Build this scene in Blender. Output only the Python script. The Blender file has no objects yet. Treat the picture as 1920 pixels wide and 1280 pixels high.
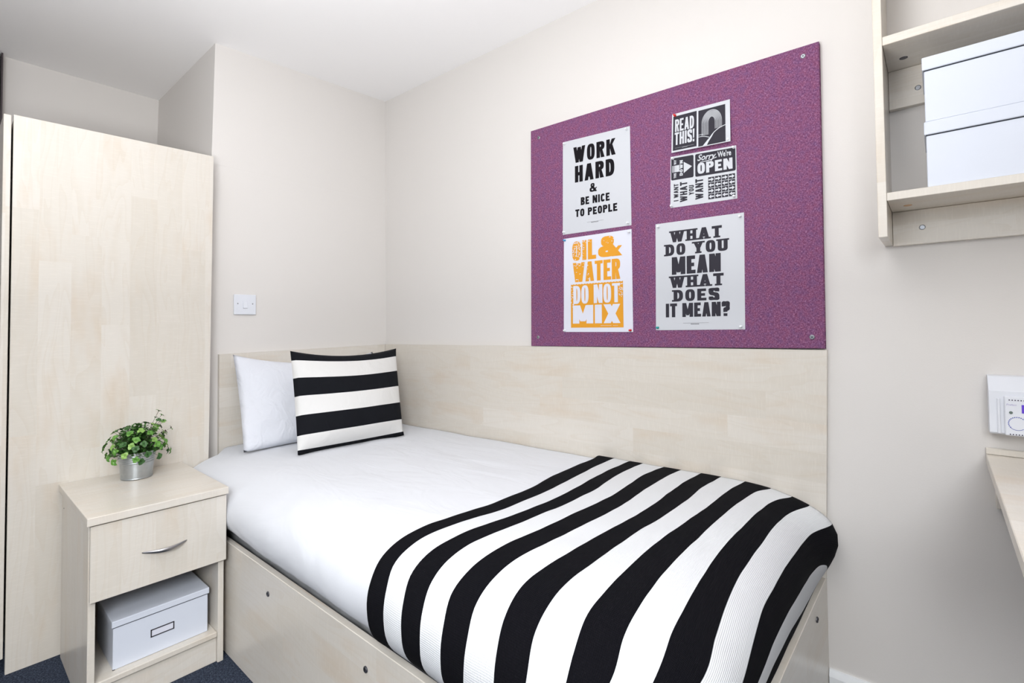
import bpy, bmesh, math, random
import numpy as np
from mathutils import Vector, Matrix, noise as mnoise

SC = bpy.context.scene
COL = SC.collection
PI = math.pi

# ------------------------------------------------------------------ camera
cam_d = bpy.data.cameras.new('camera'); cam = bpy.data.objects.new('camera', cam_d); COL.objects.link(cam)
SC.camera = cam
_y, _p, _r = [math.radians(a) for a in (40.7149, 1.4735, -0.5597)]
_F = Vector((-math.sin(_y)*math.cos(_p), math.cos(_y)*math.cos(_p), math.sin(_p)))
_R0 = Vector((math.cos(_y), math.sin(_y), 0)); _U0 = _R0.cross(_F)
_R = _R0*math.cos(_r) + _U0*math.sin(_r); _U = -_R0*math.sin(_r) + _U0*math.cos(_r)
_M = Matrix((_R, _U, -_F)).transposed().to_4x4(); _M.translation = (2.378376, -1.66752, 1.09566)
cam.matrix_world = _M
cam_d.sensor_width = 36; cam_d.sensor_fit = 'HORIZONTAL'
cam_d.lens = 36*931.8688/1920
cam_d.shift_y = -52.4785/1920
cam_d.clip_start = 0.02

# ------------------------------------------------------------------ light and exposure
W = bpy.data.worlds.new('world'); SC.world = W; W.use_nodes = True
W.node_tree.nodes['Background'].inputs[0].default_value = (0.85, 0.92, 1.0, 1)
W.node_tree.nodes['Background'].inputs[1].default_value = 0.6
def area(name, loc, rot, size, sizey, power, col, shape='RECTANGLE', spread=180):
    l = bpy.data.lights.new(name, 'AREA'); l.shape = shape; l.size = size; l.size_y = sizey
    l.energy = power; l.color = col; l.spread = math.radians(spread)
    o = bpy.data.objects.new(name, l); COL.objects.link(o); o.location = loc; o.rotation_euler = rot
    return o
# two added discs for ceiling-bounced flash, and the daylight of the room's window
area('ceiling_fill_light', (2.10, -1.25, 2.29), (0, 0, 0), 1.3, 1.3, 4, (0.98, 0.99, 1.0), 'DISK')
area('bounce_light', (1.85, -1.80, 1.2), (PI, 0, 0), 0.7, 0.7, 47, (0.985, 0.99, 1.0), 'DISK')
area('window_light', (2.1, -3.22, 1.35), (PI/2, 0, 0), 1.8, 1.5, 3, (0.88, 0.94, 1.0))
# added soft fill behind the camera, aimed down to brighten the bedside
_d = Vector((-2.2, 1.15, -1.9))
area('front_fill_light', (2.85, -2.35, 1.70), _d.to_track_quat('-Z', 'Y').to_euler(), 0.8, 0.8, 22, (0.93, 0.965, 1.0), 'DISK', 120)
SC.view_settings.view_transform = 'Standard'; SC.view_settings.look = 'None'
SC.view_settings.exposure = 0.2; SC.view_settings.gamma = 1.0; SC.view_settings.use_curve_mapping = False

# ------------------------------------------------------------------ materials
def lin(c):
    return tuple(((v/255)/12.92 if v/255 <= .04045 else ((v/255+.055)/1.055)**2.4) for v in c) + (1,)
def N(nt, t, **kw):
    n = nt.nodes.new(t)
    for k, v in kw.items():
        if k in ('op',): n.operation = v
        elif hasattr(n, k) and not k.startswith('i_'): setattr(n, k, v)
    return n
def mat(name, rgb, rough=.5, metal=0, spec=.5, coat=0):
    m = bpy.data.materials.new(name); m.use_nodes = True
    b = m.node_tree.nodes['Principled BSDF']
    b.inputs['Base Color'].default_value = lin(rgb); b.inputs['Roughness'].default_value = rough
    b.inputs['Metallic'].default_value = metal; b.inputs['Specular IOR Level'].default_value = spec
    b.inputs['Coat Weight'].default_value = coat
    return m
def math_node(nt, op, a, b=None, c=None):
    n = nt.nodes.new('ShaderNodeMath'); n.operation = op
    for i, v in enumerate((a, b, c)):
        if v is None: continue
        if isinstance(v, (int, float)): n.inputs[i].default_value = v
        else: nt.links.new(v, n.inputs[i])
    return n.outputs[0]
def noise_tex(nt, vec, scale, detail=3, rough=.5, dist=0):
    n = nt.nodes.new('ShaderNodeTexNoise'); n.inputs['Scale'].default_value = scale
    n.inputs['Detail'].default_value = detail; n.inputs['Roughness'].default_value = rough
    n.inputs['Distortion'].default_value = dist
    if vec is not None: nt.links.new(vec, n.inputs['Vector'])
    return n.outputs['Fac']
def ramp(nt, fac, stops):
    n = nt.nodes.new('ShaderNodeValToRGB'); nt.links.new(fac, n.inputs[0])
    while len(n.color_ramp.elements) < len(stops): n.color_ramp.elements.new(0.5)
    for e, (p, c) in zip(n.color_ramp.elements, stops): e.position = p; e.color = c
    return n.outputs[0]
def mixc(nt, fac, a, b, mode='MIX'):
    n = nt.nodes.new('ShaderNodeMix'); n.data_type = 'RGBA'; n.blend_type = mode
    for i, v in ((0, fac), (6, a), (7, b)):
        if isinstance(v, (int, float)): n.inputs[i].default_value = v
        elif isinstance(v, tuple): n.inputs[i].default_value = v
        else: nt.links.new(v, n.inputs[i])
    return n.outputs[2]
def comb(nt, x, y, z):
    n = nt.nodes.new('ShaderNodeCombineXYZ')
    for i, v in enumerate((x, y, z)):
        if isinstance(v, (int, float)): n.inputs[i].default_value = v
        else: nt.links.new(v, n.inputs[i])
    return n.outputs[0]
def bump(nt, h, dist, strength=1.0):
    n = nt.nodes.new('ShaderNodeBump'); n.inputs['Distance'].default_value = dist
    n.inputs['Strength'].default_value = strength; nt.links.new(h, n.inputs['Height'])
    nt.links.new(n.outputs[0], nt.nodes['Principled BSDF'].inputs['Normal'])

def wood(axis, seed=0.0, rough=.28):
    """pale maple laminate, grain along axis 0/1/2 of the object's own coordinates"""
    m = mat('maple_laminate_' + 'xyz'[axis], (228, 217, 203), rough, coat=0)
    nt = m.node_tree; b = nt.nodes['Principled BSDF']
    tc = nt.nodes.new('ShaderNodeTexCoord'); sp = nt.nodes.new('ShaderNodeSeparateXYZ')
    nt.links.new(tc.outputs['Object'], sp.inputs[0])
    g = sp.outputs[axis]; o = [i for i in range(3) if i != axis]
    u = math_node(nt, 'ADD', math_node(nt, 'ADD', sp.outputs[o[0]], sp.outputs[o[1]]), seed)
    wob = noise_tex(nt, comb(nt, math_node(nt, 'MULTIPLY', g, 1.3), math_node(nt, 'MULTIPLY', u, 3.0), seed), 1.0, 2)
    # staves
    sid = math_node(nt, 'FLOOR', math_node(nt, 'DIVIDE', u, 0.083))
    wn = nt.nodes.new('ShaderNodeTexWhiteNoise'); nt.links.new(comb(nt, sid, 0.3, seed), wn.inputs['Vector'])
    gid = math_node(nt, 'FLOOR', math_node(nt, 'ADD', math_node(nt, 'DIVIDE', g, 0.75), math_node(nt, 'MULTIPLY', wn.outputs['Value'], 7.0)))
    wn2 = nt.nodes.new('ShaderNodeTexWhiteNoise'); nt.links.new(comb(nt, sid, gid, seed), wn2.inputs['Vector'])
    idv = math_node(nt, 'MULTIPLY', wn2.outputs['Value'], 9.0)
    # cathedral figure
    fv = comb(nt, math_node(nt, 'MULTIPLY', g, 1.5), math_node(nt, 'ADD', math_node(nt, 'MULTIPLY', u, 14.0), math_node(nt, 'MULTIPLY', wob, 2.0)), idv)
    fig = noise_tex(nt, fv, 1.0, 2, .5, .4)
    rings = math_node(nt, 'FRACT', math_node(nt, 'MULTIPLY', fig, 9.0))
    rings = math_node(nt, 'POWER', rings, 3.0)
    # fine fibre and short cross flecks
    fib = noise_tex(nt, comb(nt, math_node(nt, 'MULTIPLY', g, 12.0), math_node(nt, 'MULTIPLY', u, 420.0), idv), 1.0, 3, .6)
    fle = noise_tex(nt, comb(nt, math_node(nt, 'MULTIPLY', g, 260.0), math_node(nt, 'MULTIPLY', u, 30.0), idv), 1.0, 2, .5)
    blo = noise_tex(nt, comb(nt, math_node(nt, 'MULTIPLY', g, 3.0), math_node(nt, 'MULTIPLY', u, 9.0), idv), 1.0, 3, .6)
    base = mixc(nt, wn2.outputs['Value'], lin((218, 213, 205)), lin((210, 204, 194)))
    warm = ramp(nt, blo, [(.52, (0, 0, 0, 1)), (.74, (1, 1, 1, 1))])
    c = mixc(nt, math_node(nt, 'MULTIPLY', warm, .55), base, lin((206, 188, 166)))
    c = mixc(nt, math_node(nt, 'MULTIPLY', rings, .20), c, lin((196, 182, 162)))
    c = mixc(nt, math_node(nt, 'MULTIPLY', fib, .22), c, lin((206, 193, 176)))
    c = mixc(nt, math_node(nt, 'MULTIPLY', ramp(nt, fle, [(.5, (0, 0, 0, 1)), (.8, (1, 1, 1, 1))]), .14), c, lin((245, 238, 228)))
    nt.links.new(c, b.inputs['Base Color'])
    return m
WX, WY, WZ = wood(0, 1.7), wood(1, 5.2), wood(2, 3.1)
WEDGE = mat('maple_edge_band', (229, 217, 196), .35)

def wall_mat(name, rgb):
    m = mat(name, rgb, .62, spec=.3); nt = m.node_tree
    tc = nt.nodes.new('ShaderNodeTexCoord')
    h = noise_tex(nt, tc.outputs['Object'], 260, 4, .6); bump(nt, h, .0010, .2)
    return m
M_wall = wall_mat('wall_paint', (220, 216, 212))
M_ceil = wall_mat('ceiling_paint', (247, 246, 246))
M_white_trim = mat('white_gloss_paint', (236, 238, 240), .3)

def carpet():
    m = mat('blue_grey_carpet', (62, 70, 84), .95, spec=.15); nt = m.node_tree
    tc = nt.nodes.new('ShaderNodeTexCoord')
    f = noise_tex(nt, tc.outputs['Object'], 170, 5, .75)
    f2 = noise_tex(nt, tc.outputs['Object'], 420, 2, .6)
    c = ramp(nt, math_node(nt, 'ADD', math_node(nt, 'MULTIPLY', f, .6), math_node(nt, 'MULTIPLY', f2, .4)),
             [(.38, lin((24, 29, 40))), (.52, lin((54, 62, 78))), (.66, lin((108, 118, 136)))])
    nt.links.new(c, nt.nodes['Principled BSDF'].inputs['Base Color']); bump(nt, f, .006, .9)
    return m
M_carpet = carpet()

def cloth(name, rgb, bs=.6, fine=900, fold=6):
    m = mat(name, rgb, .85, spec=.2); nt = m.node_tree
    m.node_tree.nodes['Principled BSDF'].inputs['Sheen Weight'].default_value = (.12 if rgb[0] > 100 else 0)
    tc = nt.nodes.new('ShaderNodeTexCoord')
    a = noise_tex(nt, tc.outputs['Object'], fine, 2, .5)
    mp = nt.nodes.new('ShaderNodeMapping'); mp.inputs['Scale'].default_value = (.6, 1.6, 1.3)
    nt.links.new(tc.outputs['Object'], mp.inputs[0])
    w = noise_tex(nt, mp.outputs[0], fold, 3, .5, .8)
    h = math_node(nt, 'ADD', math_node(nt, 'MULTIPLY', w, 9.0), math_node(nt, 'MULTIPLY', a, .25))
    bump(nt, h, .0016, bs)
    return m
M_duvet = cloth('white_cotton', (214, 216, 221), .6, 900, 5)
M_pillow = cloth('white_pillow_cotton', (217, 219, 226), .9, 900, 8)
M_cwhite = cloth('offwhite_canvas', (220, 219, 217), .35, 700, 10)
M_cblack = cloth('black_canvas', (13, 15, 21), .35, 700, 10)

def knit(name, rgb, rgb2):
    m = mat(name, rgb, .95, spec=.12); nt = m.node_tree
    b = nt.nodes['Principled BSDF']; b.inputs['Sheen Weight'].default_value = .0
    uv = nt.nodes.new('ShaderNodeTexCoord'); sp = nt.nodes.new('ShaderNodeSeparateXYZ'); nt.links.new(uv.outputs['UV'], sp.inputs[0])
    s1 = math_node(nt, 'SINE', math_node(nt, 'MULTIPLY', sp.outputs[0], 2*PI/.0030))
    s2 = math_node(nt, 'SINE', math_node(nt, 'MULTIPLY', sp.outputs[1], 2*PI/.0036))
    h = math_node(nt, 'ADD', s1, math_node(nt, 'MULTIPLY', s2, .6))
    bump(nt, h, .0006, .45)
    f = math_node(nt, 'MULTIPLY_ADD', h, .22, .5)
    c = mixc(nt, f, lin(rgb2), lin(rgb)); nt.links.new(c, b.inputs['Base Color'])
    return m
M_kwhite = knit('offwhite_knit', (222, 223, 225), (208, 210, 213))
M_kblack = knit('black_knit', (12, 12, 18), (6, 6, 10))

def felt():
    m = mat('purple_felt', (132, 84, 122), .95, spec=.12); nt = m.node_tree
    tc = nt.nodes.new('ShaderNodeTexCoord'); sp = nt.nodes.new('ShaderNodeSeparateXYZ'); nt.links.new(tc.outputs['Object'], sp.inputs[0])
    a = noise_tex(nt, comb(nt, math_node(nt, 'MULTIPLY', sp.outputs[0], 480), 0.0, math_node(nt, 'MULTIPLY', sp.outputs[2], 160)), 1, 3, .7)
    b_ = noise_tex(nt, comb(nt, math_node(nt, 'MULTIPLY', sp.outputs[0], 160), 3.0, math_node(nt, 'MULTIPLY', sp.outputs[2], 480)), 1, 3, .7)
    lo = noise_tex(nt, comb(nt, math_node(nt, 'MULTIPLY', sp.outputs[0], 45), 6.0, math_node(nt, 'MULTIPLY', sp.outputs[2], 45)), 1, 4, .7)
    f = math_node(nt, 'MULTIPLY', math_node(nt, 'ADD', a, b_), .5)
    c1 = ramp(nt, f, [(.36, lin((92, 48, 76))), (.5, lin((126, 74, 106))), (.66, lin((178, 130, 158)))])
    c2 = ramp(nt, f, [(.36, lin((80, 52, 86))), (.5, lin((112, 74, 112))), (.66, lin((164, 128, 164)))])
    c = mixc(nt, ramp(nt, lo, [(.38, (0, 0, 0, 1)), (.68, (1, 1, 1, 1))]), c1, c2)
    nt.links.new(c, nt.nodes['Principled BSDF'].inputs['Base Color']); bump(nt, f, .002, .5)
    return m
M_felt = felt()
M_paper_grey = mat('grey_white_paper', (198, 200, 205), .6)
M_paper_white = mat('white_paper', (216, 217, 228), .6)
M_ink = mat('black_ink', (22, 19, 24), .8, spec=.15)
M_ink_grey = mat('dark_grey_ink', (52, 50, 58), .75, spec=.2)
M_orange = mat('orange_ink', (222, 152, 30), .6)
M_steel = mat('brushed_steel', (176, 174, 176), .32, 1)
M_chrome = mat('screw_steel', (150, 153, 158), .35, 1)
M_dark = mat('dark_recess', (28, 26, 28), .7)
M_plastic = mat('white_plastic', (222, 225, 232), .35)
M_box = mat('white_board', (210, 215, 226), .42)
M_lid_shade = mat('lid_shadow_line', (40, 44, 54), .8)
M_boltdark = mat('dark_bolt_metal', (92, 92, 98), .4, .8)

def zinc():
    m = mat('galvanised_zinc', (178, 184, 188), .36, 1); nt = m.node_tree
    tc = nt.nodes.new('ShaderNodeTexCoord')
    v = nt.nodes.new('ShaderNodeTexVoronoi'); v.inputs['Scale'].default_value = 90; nt.links.new(tc.outputs['Object'], v.inputs['Vector'])
    n = noise_tex(nt, tc.outputs['Object'], 60, 4)
    c = mixc(nt, math_node(nt, 'MULTIPLY', n, .6), lin((196, 201, 204)), lin((150, 156, 160)))
    nt.links.new(c, nt.nodes['Principled BSDF'].inputs['Base Color'])
    nt.links.new(math_node(nt, 'MULTIPLY_ADD', n, .3, .25), nt.nodes['Principled BSDF'].inputs['Roughness'])
    return m
M_zinc = zinc()
def leafmat(name, a, b):
    m = mat(name, a, .45); nt = m.node_tree
    tc = nt.nodes.new('ShaderNodeTexCoord'); oi = nt.nodes.new('ShaderNodeObjectInfo')
    n = noise_tex(nt, tc.outputs['Object'], 160, 3)
    f = math_node(nt, 'ADD', math_node(nt, 'MULTIPLY', n, .6), math_node(nt, 'MULTIPLY', oi.outputs['Random'], .5))
    c = mixc(nt, f, lin(a), lin(b)); nt.links.new(c, nt.nodes['Principled BSDF'].inputs['Base Color'])
    return m
M_leaf = [leafmat('green_leaf', (62, 118, 42), (104, 152, 62)), leafmat('dark_green_leaf', (24, 62, 28), (60, 104, 44)),
          leafmat('light_green_leaf', (108, 154, 68), (148, 182, 98)), leafmat('purple_brown_leaf', (58, 42, 44), (84, 66, 52))]
M_stem = mat('brown_green_stem', (70, 72, 42), .6)
M_moss = leafmat('dark_inner_foliage', (36, 78, 32), (80, 126, 54))

# ------------------------------------------------------------------ object helpers
def link(name, me, m, parent=None, origin=None, smooth=False):
    o = bpy.data.objects.new(name, me); COL.objects.link(o)
    ms = m if isinstance(m, (list, tuple)) else [m]
    if not me.materials:
        for x in ms: me.materials.append(x)
    if smooth:
        for p in me.polygons: p.use_smooth = True
    if parent is not None: o.parent = parent
    return o
def tag(o, label, cat, group=None, kind=None):
    if label: o['label'] = label
    if cat: o['category'] = cat
    if group: o['group'] = group
    if kind: o['kind'] = kind
    return o
def empty(name, loc, label, cat, group=None):
    o = bpy.data.objects.new(name, None); COL.objects.link(o); o.location = loc; o.empty_display_size = .05
    return tag(o, label, cat, group)
class MB:
    """collects shapes in world coordinates; build() shifts them to the thing's own origin"""
    def __init__(s): s.bm = bmesh.new()
    def box(s, x0, x1, y0, y1, z0, z1, bev=.001, seg=1):
        t = bmesh.new()
        vs = [t.verts.new((x, y, z)) for x in (x0, x1) for y in (y0, y1) for z in (z0, z1)]
        for f in ((0,1,3,2),(4,6,7,5),(0,4,5,1),(2,3,7,6),(0,2,6,4),(1,5,7,3)): t.faces.new([vs[i] for i in f])
        if bev: bmesh.ops.bevel(t, geom=t.edges[:], offset=bev, segments=seg, affect='EDGES', profile=.5)
        s._add(t); return s
    def prism(s, pts_a, pts_b):
        t = bmesh.new(); n = len(pts_a)
        a = [t.verts.new(p) for p in pts_a]; b = [t.verts.new(p) for p in pts_b]
        t.faces.new(a[::-1]); t.faces.new(b)
        for i in range(n): t.faces.new((a[i], a[(i+1) % n], b[(i+1) % n], b[i]))
        bmesh.ops.recalc_face_normals(t, faces=t.faces[:]); s._add(t); return s
    def lathe(s, prof, c, axis=2, n=24, scale=(1, 1, 1), caps=True):
        """prof: list of (r, h) along the axis from centre c"""
        t = bmesh.new(); rings = []
        for r, h in prof:
            ring = []
            for k in range(n):
                a = 2*PI*k/n; p = [0, 0, 0]
                p[(axis+1) % 3] = r*math.cos(a); p[(axis+2) % 3] = r*math.sin(a); p[axis] = h
                ring.append(t.verts.new([c[i]+p[i]*scale[i] for i in range(3)]))
            rings.append(ring)
        for a, b in zip(rings, rings[1:]):
            for k in range(n): t.faces.new((a[k], a[(k+1) % n], b[(k+1) % n], b[k]))
        if caps: t.faces.new(rings[0][::-1]); t.faces.new(rings[-1])
        bmesh.ops.recalc_face_normals(t, faces=t.faces[:]); s._add(t); return s
    def poly(s, pts):
        s.bm.faces.new([s.bm.verts.new(p) for p in pts]); return s
    def _add(s, t):
        me = bpy.data.meshes.new('tmp'); t.to_mesh(me); t.free(); s.bm.from_mesh(me); bpy.data.meshes.remove(me)
    def build(s, name, m, parent=None, origin=None, smooth=False):
        if origin is None and parent is not None:
            origin = Vector(parent.location)
            pp = parent.parent
            while pp is not None: origin = origin + Vector(pp.location); pp = pp.parent
        if origin is None: origin = Vector((0, 0, 0))
        bmesh.ops.translate(s.bm, verts=s.bm.verts[:], vec=-Vector(origin))
        me = bpy.data.meshes.new(name); s.bm.to_mesh(me); s.bm.free()
        o = link(name, me, m, parent, smooth=smooth)
        if parent is None: o.location = origin
        return o
def B(name, m, parent, *b, bev=.001, seg=1, origin=None):
    return MB().box(*b, bev=bev, seg=seg).build(name, m, parent, origin=origin)

# ------------------------------------------------------------------ the room
def struct(o): o['kind'] = 'structure'; return o
XR, YF, XL = 3.70, -3.30, -.843
fl = struct(B('floor', M_carpet, None, XL-.1, XR+.1, YF-.1, .1, -.06, 0, bev=0))
struct(B('wall_right', M_wall, None, -.1, XR+.1, 0, .1, 0, 2.5, bev=0))                 # long wall beside the bed
struct(MB().prism([(XL, -.932, 0), (0, -.932, 0), (0, 0, 0), (XL, 0, 0)], [(XL, -.932, 1.815), (0, -.932, 1.815), (0, 0, 1.815), (XL, 0, 1.815)])
       .prism([(XL, -.893, 1.8151), (0, -.893, 1.8151), (0, 0, 1.8151), (XL, 0, 1.8151)], [(XL, -.877, 2.5), (0, -.877, 2.5), (0, 0, 2.5), (XL, 0, 2.5)]).build('wall_back', M_wall))              # pier behind the headboard
struct(B('wall_recess', M_wall, None, XL-.1, XL, YF-.1, -.86, 0, 2.5, bev=0))
struct(B('wall_front', M_wall, None, XR, XR+.1, YF, 0, 0, 2.5, bev=0))
m_ = MB()                                                                               # wall with the room's window, behind the camera
m_.box(XL, 1.1, YF-.1, YF, 0, 2.5, bev=0).box(3.1, XR+.1, YF-.1, YF, 0, 2.5, bev=0)
m_.box(1.1, 3.1, YF-.1, YF, 0, .55, bev=0).box(1.1, 3.1, YF-.1, YF, 2.15, 2.5, bev=0)
struct(m_.build('wall_left', M_wall))
win = struct(B('window_1', M_plastic, None, 1.1, 1.15, YF-.07, YF-.03, .55, 2.15))
for b_ in ((3.05, 3.10, .55, 2.15), (1.15, 3.05, .55, .60), (1.15, 3.05, 2.10, 2.15), (2.08, 2.12, .60, 2.10)):
    B('window_frame', M_plastic, win, b_[0], b_[1], YF-.07, YF-.03, b_[2], b_[3])
M_glass = mat('window_glass', (255, 255, 255), .02); M_glass.node_tree.nodes['Principled BSDF'].inputs['Transmission Weight'].default_value = 1
B('pane', M_glass, win, 1.15, 3.05, YF-.053, YF-.047, .60, 2.10, bev=0)
# the ceiling dips a little away from the corner, as measured
cb = MB(); xs = [XL-.1, 0, 1.4, XR+.1]; ys = [.1, 0, -.885, YF-.1]
hz = [[2.385, 2.385, 2.354, 2.354], [2.388, 2.388, 2.349, 2.349], [2.362, 2.362, 2.36, 2.36], [2.362, 2.362, 2.36, 2.36]]
vs_ = {}
for i in range(4):
    for j in range(4):
        vs_[i, j, 0] = cb.bm.verts.new((xs[i], ys[j], hz[i][j])); vs_[i, j, 1] = cb.bm.verts.new((xs[i], ys[j], 2.5))
for i in range(3):
    for j in range(3):
        cb.bm.faces.new([vs_[i, j, 0], vs_[i+1, j, 0], vs_[i+1, j+1, 0], vs_[i, j+1, 0]])
        cb.bm.faces.new([vs_[i, j, 1], vs_[i, j+1, 1], vs_[i+1, j+1, 1], vs_[i+1, j, 1]])
struct(cb.build('ceiling', M_ceil, smooth=True))
# skirting along the long wall past the bed
bb = MB().box(2.118, XR, -.014, 0, 0, .105, bev=.001).prism(
    [(2.118, -.014, .105), (2.118, 0, .105), (2.118, 0, .121), (2.118, -.007, .121)], [(XR, -.014, .105), (XR, 0, .105), (XR, 0, .121), (XR, -.007, .121)])
struct(bb.build('baseboard_right', M_white_trim))
# dark door beyond the wardrobe
dr = struct(B('door_1', mat('dark_door_paint', (72, 66, 68), .5), None, XL, XL+.045, -2.32, -1.49, 0, 2.06))
B('door_frame', mat('dark_frame_paint', (60, 50, 54), .5), dr, XL, XL+.06, -1.488, -1.482, 0, 2.345, bev=0)
B('overpanel', mat('dark_overpanel', (84, 84, 84), .5), dr, XL, XL+.05, -2.32, -1.49, 2.06, 2.343)

# ------------------------------------------------------------------ wardrobe
wd = empty('wardrobe', (-.36, -1.21, 0), 'tall pale maple wardrobe standing in the recess left of the bed', 'wardrobe')
MB().prism([(.074, -1.507, 0), (.092, -1.507, 0), (.092, -1.507, 1.806), (.074, -1.507, 1.806)], [(.074, -.933, 0), (.092, -.933, 0), (.092, -.915, 1.818), (.074, -.915, 1.818)]).build('side_panel', WZ, wd)
B('side_panel', WZ, wd, -.82, -.802, -1.507, -.947, 0, 1.80)
B('back_panel', WZ, wd, -.80, .072, -.945, -.938, .07, 1.79, bev=0)
B('top_panel', WX, wd, -.80, .072, -1.505, -.946, 1.782, 1.80)
B('bottom_panel', WX, wd, -.80, .072, -1.505, -.946, .07, .088)
B('plinth', mat('dark_plinth', (52, 46, 48), .6), wd, -.80, .072, -1.46, -1.445, 0, .068)
for x0, x1 in ((-.362, .090), (-.82, -.366)):
    d = B('door', WZ, wd, x0, x1, -1.530, -1.512, .052, 1.803)
    hx = x0+.04 if x0 > -.5 else x1-.04
    MB().lathe([(.006, -.0), (.006, .02)], (hx, -1.552, .98), 1, 12).lathe([(.006, -.0), (.006, .02)], (hx, -1.552, 1.08), 1, 12)\
        .box(hx-.006, hx+.006, -1.562, -1.552, .95, 1.11, bev=.002).build('handle', M_steel, d, smooth=False)

# ------------------------------------------------------------------ headboard and splashback
hbm = MB().prism([(.001, -.019, 0), (.001, -.864, 0), (.001, -.864, .986), (.001, -.019, 1.001)],
                 [(.018, -.019, 0), (.018, -.864, 0), (.018, -.864, .986), (.018, -.019, 1.001)])
tag(hbm.build('headboard', WY, origin=(0, -.4, 0)), 'pale maple headboard panel on the wall behind the pillows', 'headboard')
spm = MB().prism([(.019, -.001, 0), (2.095, -.001, 0), (2.095, -.001, .376), (2.1175, -.001, .3765), (2.134, -.001, 1.020), (.019, -.001, 1.002)],
                 [(.019, -.018, 0), (2.095, -.018, 0), (2.095, -.018, .376), (2.1175, -.018, .3765), (2.134, -.018, 1.020), (.019, -.018, 1.002)])
tag(spm.build('splashback_panel', WX, origin=(1.0, 0, 0)), 'long pale maple panel on the wall beside the bed', 'wall panel')

# ------------------------------------------------------------------ bed base
bed = empty('bed_base', (1.06, -.5, 0), 'pale maple bed base under the white duvet', 'bed')
B('side_panel', WX, bed, .095, 2.095, -1.010, -.991, 0, .375, bev=.0015)
B('end_panel', WY, bed, 2.096, 2.117, -1.010, -.001, 0, .3755, bev=.0015)
B('base_board', WX, bed, .02, 2.094, -.924, -.020, .32, .338)
def bolt(x, y, z, axis, par, key=True):
    s = -1 if axis == 1 else 1
    prof = [(.0075, 0), (.0075, .002*s), (.006, .0035*s), (.0, .0036*s)]
    o = MB().lathe(prof[:3], (x, y, z), axis, 20).build('bolt', M_boltdark, par, smooth=False)
    mm = MB()
    if axis == 1: mm.box(x-.0025, x+.0025, y-.0042, y-.0030, z+.000, z+.0050, bev=0)
    else: mm.box(x+.0030, x+.0042, y-.0025, y+.0025, z, z+.005, bev=0)
    mm.build('slot', M_dark, o)
bolt(.846, -1.010, .308, 1, bed); bolt(1.359, -1.010, .311, 1, bed); bolt(2.117, -.161, .326, 0, bed)

# ------------------------------------------------------------------ duvet and throw: one rounded surface
PW = 2.3
Y0, Y1, X0, X1, ZM = .80, 1.035, 1.86, 2.106, .47
TX = np.linspace(0, math.radians(107), 200); TY = np.linspace(0, PI*.75, 200)
def _prof(t, R, h, lo):
    b = np.sin(t)**(2/PW)*R; c = np.abs(np.cos(t))**(2/PW); c = np.where(np.cos(t) > 0, c*h, -c*lo)
    return np.concatenate([[0], np.cumsum(np.hypot(np.diff(b), np.diff(c)))])
LX = _prof(TX, X1-X0, .13, .25); LY = _prof(TY, Y1-Y0, .13, .115)
SMAX = X0+LX[-1]; QMAX = Y0+LY[-1]
def zt(x, y): return .578+.022*np.clip(x/2.0, 0, 1)+.012*np.sin(np.pi*np.clip(-y, 0, 1))
def surf(s, q, off):
    s = np.asarray(s, float); q = np.asarray(q, float)
    ph = np.interp(s-X0, LX, TX); th = np.interp(q-Y0, LY, TY)
    xc = np.minimum(s, X0); yc = -np.minimum(q, Y0)
    sp, cp, st, ct = np.sin(ph), np.cos(ph), np.sin(th), np.cos(th)
    b = sp*np.sqrt(1-.5*st**2); a = st*np.sqrt(1-.5*sp**2)
    c = np.where((cp > 0) & (ct > 0), cp*ct, np.minimum(cp, ct))
    e = 2/PW; B_ = np.abs(b)**e; A = np.abs(a)**e; Cc = np.abs(c)**e
    w = np.clip((.05-q)/.05, 0, 1)*.6
    n = ((1-w**3)/(B_**PW+A**PW+Cc**PW))**(1/PW); B_ = B_*n; A = A*n; Cc = Cc*n
    xb = .048*np.exp(-((q-.03)/.09)**2)*np.clip((np.where(c > 0, Cc, -Cc/.34)+1)/1.55, 0, 1)
    x = xc+B_*(X1+xb+off-X0); y = yc-A*(Y1+off-Y0-.009*np.clip((.85-s)/.25, 0, 1))
    z = np.where(c > 0, ZM+Cc*(zt(x, y)+off-ZM), ZM-Cc*(.115+.135*B_**4))
    return np.stack([x, y, z], -1)
def grid_mesh(name, P, uvs=None, matidx=None):
    nu, nv = P.shape[:2]; V = P.reshape(-1, 3)
    F = [(i*nv+j, i*nv+j+1, (i+1)*nv+j+1, (i+1)*nv+j) for i in range(nu-1) for j in range(nv-1)]
    me = bpy.data.meshes.new(name); me.from_pydata(V.tolist(), [], F)
    if matidx is not None: me.polygons.foreach_set('material_index', [matidx[i] for i in range(nu-1) for j in range(nv-1)])
    if uvs is not None:
        ul = me.uv_layers.new(name='UVMap'); U = uvs.reshape(-1, 2)
        li = np.array([v for f in F for v in f]); ul.data.foreach_set('uv', U[li].ravel())
    me.polygons.foreach_set('use_smooth', [True]*len(F)); me.update()
    return me
def wrinkle(P, amp, seed):
    Q = P.copy()
    for i in range(P.shape[0]):
        for j in range(P.shape[1]):
            p = P[i, j]
            n = mnoise.noise(Vector((p[0]*5+seed, p[1]*9, p[2]*7)))+.5*mnoise.noise(Vector((p[0]*14, p[1]*20+seed, p[2]*10)))
            Q[i, j, 2] += n*amp*.7
            if p[1] < -.9: Q[i, j, 1] += mnoise.noise(Vector((p[0]*16, seed, p[2]*6)))*amp*1.0
    return Q
sv = np.concatenate([np.linspace(.022, X0, 110), np.linspace(X0, SMAX, 24)[1:]])
qv = np.concatenate([np.linspace(.022, Y0, 50), np.linspace(Y0, QMAX, 26)[1:]])
S_, Q_ = np.meshgrid(sv, qv, indexing='ij')
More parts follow.
